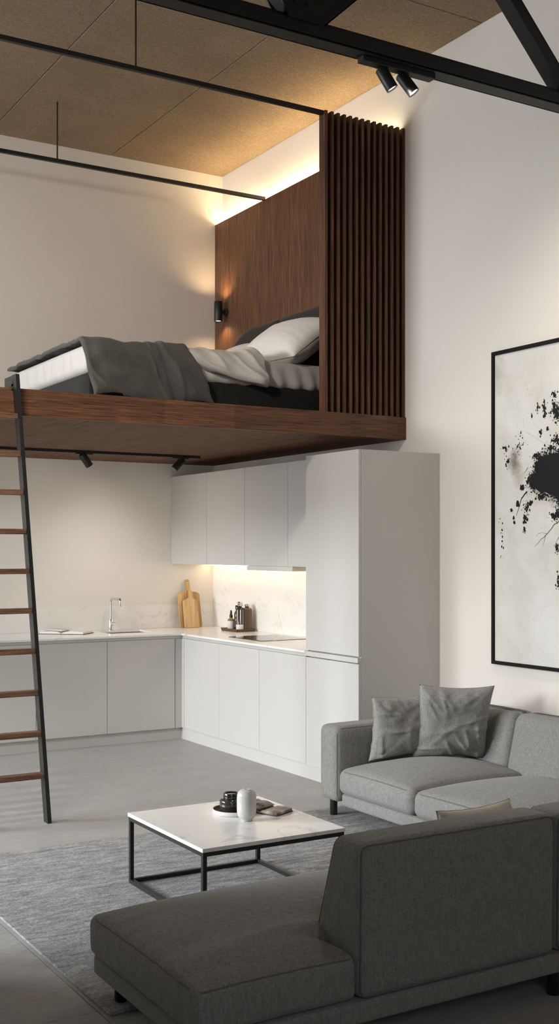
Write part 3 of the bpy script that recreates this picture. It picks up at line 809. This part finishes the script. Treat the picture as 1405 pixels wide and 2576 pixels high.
# open books
def open_book(name, label, cx_, cy_, z, yaw, w, h, thick, cover, page, curl=.02, lift=0.0, cat='book'):
    t = thing(name, label, cat, (cx_, cy_, z), local=True); t.rotation_euler = (0, 0, yaw)
    bm = bm_new(); box(bm, -w, w, -h/2, h/2, 0, .004); box(bm, -w*1.02, w*1.02, -h*.51, h*.51, 0, .0025); obj('cover', bm, cover, t)
    for s_ in (-1, 1):
        bm = bm_new(); nx = 14; top = []; bot = []
        for i in range(nx+1):
            u = i/nx; x = s_*(w*.97)*u
            zt_ = .0045+thick*(1-.25*u)*(1-math.exp(-u*9))+.004*math.sin(u*math.pi)+(lift*u*u if s_ < 0 else 0)
            zb_ = .0041
            top.append([bm.verts.new((x, y, zt_)) for y in (-h*.485, h*.485)]); bot.append([bm.verts.new((x, y, zb_)) for y in (-h*.485, h*.485)])
        for i in range(nx):
            bm.faces.new((top[i][0], top[i+1][0], top[i+1][1], top[i][1])); bm.faces.new((bot[i][0], bot[i][1], bot[i+1][1], bot[i+1][0]))
            bm.faces.new((top[i][0], bot[i][0], bot[i+1][0], top[i+1][0])); bm.faces.new((top[i][1], top[i+1][1], bot[i+1][1], bot[i][1]))
        bm.faces.new((top[-1][0], bot[-1][0], bot[-1][1], top[-1][1]))
        obj('pages', bm, page, t, 40)
    bm = bm_new(); nx = 12; rows = []
    for i in range(nx+1):
        u = i/nx; rows.append([bm.verts.new((-w*.9*u, y, .006+thick+curl*math.sin(u*math.pi*.8)*1.0)) for y in (-h*.48, h*.48)])
    for i in range(nx): bm.faces.new((rows[i][0], rows[i+1][0], rows[i+1][1], rows[i][1]))
    o = obj('loose_page', bm, page, t, 60); md = o.modifiers.new('s', 'SOLIDIFY'); md.thickness = .0012
    return t
open_book('magazine', 'open white magazine lying on the worktop beside the sink', 3.485, 9.33, .9055, R(-42), .20, .24, .020, M['cover_dark'], M['paper'], .007, cat='magazine')

# ------------------------------------------------------------------ painting
PY1, PY0, PZ0, PZ1 = 5.642, 4.15, .882, 2.892
t_ = thing('framed_painting', 'large black-framed abstract ink painting on the right wall', 'painting', (XR, PY1, PZ0))
bm = bm_new(); fw = .034; xo = XR-.035
box(bm, xo, XR-.001, PY1-fw*.62, PY1, PZ0+.022, PZ1-.024); box(bm, xo, XR-.001, PY0, PY0+fw*.62, PZ0+.022, PZ1-.024)
box(bm, xo, XR-.001, PY0, PY1, PZ0, PZ0+.022); box(bm, xo, XR-.001, PY0, PY1, PZ1-.024, PZ1)
obj('frame', bm, M['frame'], t_)
cv = obj('canvas', B(XR-.022, XR-.004, PY0+.02, PY1-.02, PZ0+.02, PZ1-.022), M['canvas']); cv.parent = t_
cv.location = -Vector(t_['_o'])
cv['label'] = 'off-white speckled canvas'
rnd = random.Random(3)
bm = bm_new(); XI = XR-.0226
def blob(y, z, ry, rz, k=10, rough=.35):
    ph = rnd.random()*9; vs = []
    for i in range(k):
        a = 2*math.pi*i/k; q = 1+rough*(noise.noise(Vector((math.cos(a)*1.7+ph, math.sin(a)*1.7, ph)))*2)
        yy, zz = y+ry*q*math.cos(a), z+rz*q*math.sin(a)
        if yy > PY1-.03: return
        vs.append(bm.verts.new((XI-rnd.random()*.0003, yy, zz)))
    bm.faces.new(vs)
mass = [(5.254, 2.176), (5.225, 2.19), (5.193, 2.197), (5.15, 2.198), (5.099, 2.203), (5.041, 2.207), (4.93, 2.24), (4.80, 2.16), (4.74, 2.02), (4.80, 1.90), (4.93, 1.85), (5.02, 1.875), (5.052, 1.882), (5.075, 1.93), (5.099, 1.95), (5.134, 1.962), (5.193, 1.961), (5.242, 1.987), (5.315, 2.016), (5.285, 2.057), (5.262, 2.09), (5.262, 2.14)]
den = []
for i, p in enumerate(mass):
    q = mass[(i+1) % len(mass)]
    for j in range(8):
        t0 = j/8; y = p[0]+(q[0]-p[0])*t0; z = p[1]+(q[1]-p[1])*t0
        k = .022*noise.noise(Vector((y*34, z*34, 1)))+.012*noise.noise(Vector((y*90, z*90, 4)))
        den.append((y+k, z+k*.8))
bm.faces.new([bm.verts.new((XI, y, z)) for y, z in den])
for y, z in den:
    for _ in range(6):
        blob(y+rnd.gauss(0, .016), z+rnd.gauss(0, .018), rnd.uniform(.001, .006), rnd.uniform(.001, .006), 7)
cl = [(5.087, 2.466, .03, .06, .8), (5.06, 2.44, .03, .05, 1), (5.176, 2.484, .014, .045, .5), (5.23, 2.499, .012, .036, .4), (5.07, 2.28, .035, .027, .9), (5.205, 2.338, .016, .0164, .6), (5.148, 2.353, .009, .011, .6), (5.517, 2.26, .0225, .0273, .35), (5.504, 2.175, .027, .0364, .2), (5.371, 2.006, .0135, .0135, 1.3), (5.408, 1.903, .011, .0136, 1.4), (5.466, 1.87, .0054, .0055, 1.4), (5.446, 1.821, .0054, .0073, 1.4), (5.44, 1.79, .0045, .0046, 1.4), (5.327, 1.878, .030, .05, .4), (5.34, 1.818, .03, .036, .4), (5.296, 1.907, .0126, .0146, .9), (5.352, 1.792, .0126, .011, .7), (5.346, 1.74, .0126, .018, .4), (5.087, 1.82, .03, .022, 1.3), (5.045, 1.83, .03, .035, 1.2), (5.064, 1.627, .018, .036, .7), (5.058, 1.418, .018, .05, .45), (5.17, 2.441, .009, .018, .6), (5.284, 2.444, .0045, .018, .4), (4.9, 2.4, .09, .12, .7), (4.75, 1.75, .07, .09, .6), (5.40, 2.27, .06, .08, .12), (4.6, 2.2, .08, .1, .4), (5.09, 2.56, .02, .03, .3), (5.55, 1.72, .03, .2, .03), (5.30, 2.05, .035, .03, .9), (5.24, 2.20, .045, .02, .7), (5.19, 1.945, .05, .022, .8), (5.12, 2.235, .06, .03, .7), (5.10, 2.10, .05, .22, .25)]
for y, z, ry, rz, dens in cl:
    n_ = int(16+4600*math.sqrt(ry*rz)*dens*.8)
    if max(ry, rz) < .02 and dens > .8: blob(y, z, ry*.8, rz*.8, 12)
    for _ in range(n_):
        a = rnd.random()*6.283; q = abs(rnd.gauss(0, .62))
        s = rnd.choice((.0012, .002, .003, .004, .0065))*(1.2 if dens > .7 else 1)
        blob(y+ry*q*math.cos(a), z+rz*q*math.sin(a), s, s*rnd.uniform(.8, 1.4), 7)
for _ in range(420):      # fine splatter
    y = rnd.gauss(5.25, .2); z = rnd.gauss(1.95, .42)
    if PY0+.05 < y < PY1-.04 and PZ0+.05 < z < PZ1-.05: blob(y, z, .0012, .0014, 5)
br = [[(5.327, 1.982), (5.371, 1.941), (5.39, 1.898), (5.421, 1.829)], [(5.041, 1.794), (5.099, 1.762), (5.146, 1.716), (5.205, 1.679), (5.26, 1.636)], [(5.146, 1.716), (5.193, 1.721), (5.235, 1.716), (5.247, 1.695)], [(5.164, 1.704), (5.188, 1.636)], [(5.365, 2.188), (5.303, 2.136), (5.26, 2.09)], [(5.34, 2.355), (5.242, 2.303), (5.134, 2.252), (5.087, 2.206)], [(5.315, 2.128), (5.352, 2.096)], [(5.333, 1.982), (5.315, 1.938)], [(5.041, 1.711), (5.076, 1.661)], [(5.36, 2.44), (5.35, 2.38), (5.28, 2.33), (5.2, 2.30)]]
for bi, l in enumerate(br):
    w0 = (.005, .0028, .0014, .0014, .002, .0016, .002, .002, .002, .0008)[bi]
    pp = []
    for p, q in zip(l, l[1:]):
        for j in range(6):
            t0 = j/6; y = p[0]+(q[0]-p[0])*t0; z = p[1]+(q[1]-p[1])*t0; k = .004*noise.noise(Vector((y*30, z*30, 2))); pp.append((y+k, z+k))
    pp.append(l[-1])
    L_ = []; R_ = []
    for i, (y, z) in enumerate(pp):
        w = w0*(1-.8*i/len(pp)); L_.append(bm.verts.new((XI-.0004, y+w*.7, z+w*.7))); R_.append(bm.verts.new((XI-.0004, y-w*.7, z-w*.7)))
    for i in range(len(pp)-1): bm.faces.new((L_[i], L_[i+1], R_[i+1], R_[i]))
o = obj('ink_marks', bm, M['ink'], t_); o['label'] = 'black ink splashes and twig lines'

# ------------------------------------------------------------------ rug
o = obj('rug', B(1.537, 4.45, 3.70, 5.96, .0005, .010, .003, 1), M['rug'], loc=(1.537, 3.7, 0))
tag(o, 'large grey woven rug under the coffee table and sofa', 'rug')

# ------------------------------------------------------------------ coffee table
TX0, TX1, TY0, TY1, TZ = 2.222, 2.952, 4.328, 5.118, .347
t_ = thing('coffee_table', 'square coffee table with white marble top and black frame', 'table', ((TX0+TX1)/2, (TY0+TY1)/2, .0105))
o = obj('tabletop', B(TX0, TX1, TY0, TY1, TZ-.017, TZ, .0015, 2), M['tabletop'], t_); o['label'] = 'white marble top'
s_ = .019; e = .004
for x in (TX0+e, TX1-e-s_):
    for y in (TY0+e, TY1-e-s_): obj('leg', B(x, x+s_, y, y+s_, .0105, TZ-.0172), M['black'], t_)
for z in (.0105, TZ-.0172-s_):
    for y in (TY0+e, TY1-e-s_): obj('frame_rail', B(TX0+e+s_, TX1-e-s_, y, y+s_, z, z+s_), M['black'], t_)
    for x in (TX0+e, TX1-e-s_): obj('frame_rail', B(x, x+s_, TY0+e+s_, TY1-e-s_, z, z+s_), M['black'], t_)
# objects on it
cx_, cy_ = 2.665, 4.855
t_ = thing('round_tray', 'round pale tray with bronze inside on the coffee table', 'tray', (cx_, cy_, TZ))
obj('rim', lathe(bm_new(), (cx_, cy_, TZ), [(0, .0005), (.098, .0005), (.103, .004), (.105, .022), (.1035, .0225), (.1015, .006), (.095, .0045), (0, .0045)], 56), M['tray_rim'], t_, 50)
obj('inlay', lathe(bm_new(), (cx_, cy_, TZ), [(0, .0053), (.1005, .0053), (.1025, .020), (.1015, .020), (.0995, .007), (0, .0065)], 56), M['tray_in'], t_, 50)
jx, jy = 2.648, 4.868; z = TZ+.0065
t_ = thing('candle_jar', 'smoked glass candle jar with black lid on the round tray', 'jar', (jx, jy, z))
obj('body', lathe(bm_new(), (jx, jy, z), [(0, 0), (.046, 0), (.050, .005), (.051, .052), (.046, .06), (.034, .062), (0, .062)], 40), M['smoke'], t_, 50)
obj('lid', lathe(bm_new(), (jx+.004, jy, z), [(0, .0625), (.036, .0625), (.037, .066), (.036, .086), (.034, .089), (.030, .088), (.028, .084), (0, .083)], 36), M['lidblack'], t_, 50)
vx, vy = 2.635, 4.683
t_ = thing('ceramic_vase', 'glossy off-white capsule-shaped ceramic vase on the coffee table', 'vase', (vx, vy, TZ))
obj('body', lathe(bm_new(), (vx, vy, TZ+.006), [(0, 0), (.027, 0), (.0275, .006), (.034, .012), (.041, .022), (.0445, .034), (.046, .05), (.046, .104), (.0445, .120), (.040, .133), (.031, .142), (.018, .1465), (.008, .1475), (.006, .144), (0, .142)], 48), M['ceramic'], t_, 80)
for v_ in t_.children[0].data.vertices: v_.co.z -= .005
open_book('open_book', 'open photo book lying on the coffee table beside the vase', 2.815, 4.80, TZ+.0005, R(-66), .105, .135, .014, M['cover_dark'], M['photo'], .014, .022)

# ------------------------------------------------------------------ sofa
t_ = thing('corner_sofa', 'grey fabric corner sofa with open chaise end', 'sofa', (3.4, 4.2, .0105))
SF = M['sofa']
SB0, SB1 = .088, .168
def piping(parent, loops, f=None, r=.0032):
    bm = bm_new()
    for lp in loops:
        if f: lp = [tuple(f(Vector(p))) for p in lp]
        tube(bm, lp, r, 6, closed=True)
    p = obj('piping', bm, M['piping'], smooth=180); p.parent = parent; p.location = -Vector(t_['_o'])
    return p
obj('base', rounded(3.825, 4.89, 3.88, 5.655, SB0+.005, SB1, .018, n=10), SF, t_, 60)
obj('base', rounded(1.545, 4.89, 3.008, 3.868, SB0+.006, SB1, .014, n=10), SF, t_, 60)
arm = obj('arm', rounded(3.795, 4.90, 5.658, 5.852, .112, .562, .040, .004, .003, n=14), SF, t_, 80)
e = .012
piping(arm, [loop_rect('y', 5.658+e, 3.795+e, 4.90-e, .112+e, .562-e, .04)])
ZS = .312
def seat(x0, x1, y0, y1, seed, crown=.072, r=.045, g=None):
    s = obj('seat_cushion', rounded(x0, x1, y0, y1, SB1+.001, ZS, r, crown, .012, n=44, wr=.004, seed=seed, f=g), SF, t_, 180)
    k = r*.29
    def fol(p): # follow the surface noise
        cx, cy, cz = (x0+x1)/2, (y0+y1)/2, (SB1+ZS)/2
        ux, uy, uz = (p.x-cx)/((x1-x0)/2), (p.y-cy)/((y1-y0)/2), (p.z-cz)/((ZS-SB1)/2)
        w = lambda t: max(0, 1-t*t)
        o = Vector((0, 0, 0))
        if uz > 0: o.z += crown*(w(ux)**.6)*(w(uy)**.6)*uz
        o.x += math.copysign(.012*w(uy)**.7*w(uz)**.7, ux)*abs(ux)**3
        o.y += math.copysign(.012*w(ux)**.7*w(uz)**.7, uy)*abs(uy)**3
        q = p+o
        nz = noise.noise(Vector((q.x*3.1+seed, q.y*3.7, q.z*4)))+.5*noise.noise(Vector((q.x*8+seed, q.y*9, q.z*7)))
        q = q+(q-Vector((cx, cy, cz))).normalized()*nz*.004
        return g(q) if g else q
    piping(s, [loop_rect('z', ZS-k, x0+k, x1-k, y0+k, y1-k, .06)], fol)
    return s
seat(3.80, 4.68, 4.945, 5.655, 1); seat(3.80, 4.68, 3.90, 4.935, 2)
def chaise(p):
    # the cushion wraps round the end of the backrest
    t = max(0, min(1, (p.y-3.20)/.10)); t = t*t*(3-2*t)
    xm = 2.098+(2.97-2.098)*t
    q = Vector((1.525+(p.x-1.525)*(xm-1.525)/(2.97-1.525), p.y, p.z))
    d = math.hypot(q.x-2.13, (q.y-3.27))
    if q.z > .25: q.z -= .018*math.exp(-(d/.12)**2)
    q.z += .0025*math.sin(q.y*60+2*nn(q.x, q.y, 0, 5))*math.exp(-((q.x-1.60)/.09)**2)
    q.x -= .003*math.sin(q.y*60+1+2*nn(q.x, q.y, 0, 5))*max(0, 1-abs(q.x-1.525)/.03)
    return q
seat(1.525, 2.97, 3.012, 3.868, 3, .068, .034, chaise); seat(2.975, 3.80, 3.20, 3.868, 4); seat(3.805, 4.68, 3.20, 3.893, 5)
# backrests on the wall side
for y0, y1 in ((5.125, 5.655), (4.17, 5.117), (3.245, 4.163)):
    def f(p):
        p.x += .08*max(0, (p.z-.3))/.34*(1 if p.x < 4.75 else 0)*1.0; return p
    b_ = obj('backrest', rounded(4.62, 4.89, y0, y1, SB1, .645, .045, .004, .006, n=18, f=f), SF, t_, 180)
    piping(b_, [loop_rect('y', y1-.012, 4.62+.014, 4.89-.014, SB1+.02, .645-.012, .045)], f)
# backrests along the near side, seen from behind
for x0, x1, zt2 in ((2.103, 2.957, .672), (2.963, 4.0, .672), (4.006, 4.89, .672)):
    def f(p):
        p.y += .062*max(0, min(1, (p.y-3.0)/.238))*(1-2.32*max(0, min(1, (p.z-.25)/.42)))
        return p
    b_ = obj('backrest', rounded(x0, x1, 3.0, 3.238, SB1, zt2, .036, .006, .004, n=22, f=f), SF, t_, 180)
    piping(b_, [loop_rect('y', 3.0+.009, x0+.009, x1-.009, SB1+.01, zt2-.008, .030), loop_rect('y', 3.238-.010, x0+.009, x1-.009, SB1+.01, zt2-.008, .030)], f)
for x, y in ((3.87, 5.80), (4.83, 5.80), (3.9, 3.95), (1.62, 3.79), (1.62, 3.08), (3.0, 3.06), (4.8, 3.06)):
    z0 = .0102 if (y > 3.7 and x < 4.45) else .0
    obj('leg', lathe(bm_new(), (x, y, z0), [(0, 0), (.021, 0), (.023, .002), (.023, SB0+.028-z0), (0, SB0+.028-z0)], 20), M['black'], t_, 45)
gpl = 'grey scatter cushions at the arm end of the sofa'
pillow('scatter_cushion', 'grey scatter cushion leaning on the sofa arm, partly behind the other', 'cushion', .46, .40, .15, (4.205, 5.535, .555), (R(10), R(-2), R(-10)), M['throw'], 1, gpl, .017, .10)
pillow('scatter_cushion', 'grey scatter cushion standing in front, the taller right one of the pair', 'cushion', .46, .47, .16, (4.445, 5.37, .583), (R(14), R(2), R(-24)), M['throw'], 4.3, gpl, .019, .09)
pillow('scatter_cushion', 'beige satin scatter cushion peeking over the near sofa backrest', 'cushion', .37, .40, .13, (2.925, 3.36, .437), (R(-14), R(-1), 0), M['cream'], 8, None, .012)

# drop the helper property
for o in bpy.data.objects:
    if '_o' in o: del o['_o']

# ------------------------------------------------------------------ world, camera, view
w = bpy.data.worlds.new('World'); S.world = w; w.use_nodes = True
w.node_tree.nodes['Background'].inputs[0].default_value = (.9, .95, 1, 1); w.node_tree.nodes['Background'].inputs[1].default_value = .35
cam = bpy.data.cameras.new('camera'); co = bpy.data.objects.new('camera', cam); COL.objects.link(co)
cam.sensor_fit = 'HORIZONTAL'; cam.sensor_width = 36; cam.lens = 2884/1405*36
cam.shift_y = 98/1405
co.location = (0, 0, 1.61); co.rotation_euler = (R(90), 0, -math.atan2(1733.5, 2884)); cam.clip_start = .05
S.camera = co
S.view_settings.view_transform = 'Standard'; S.view_settings.look = 'None'; S.view_settings.gamma = 1
S.view_settings.use_curve_mapping = False; S.view_settings.exposure = 0.12
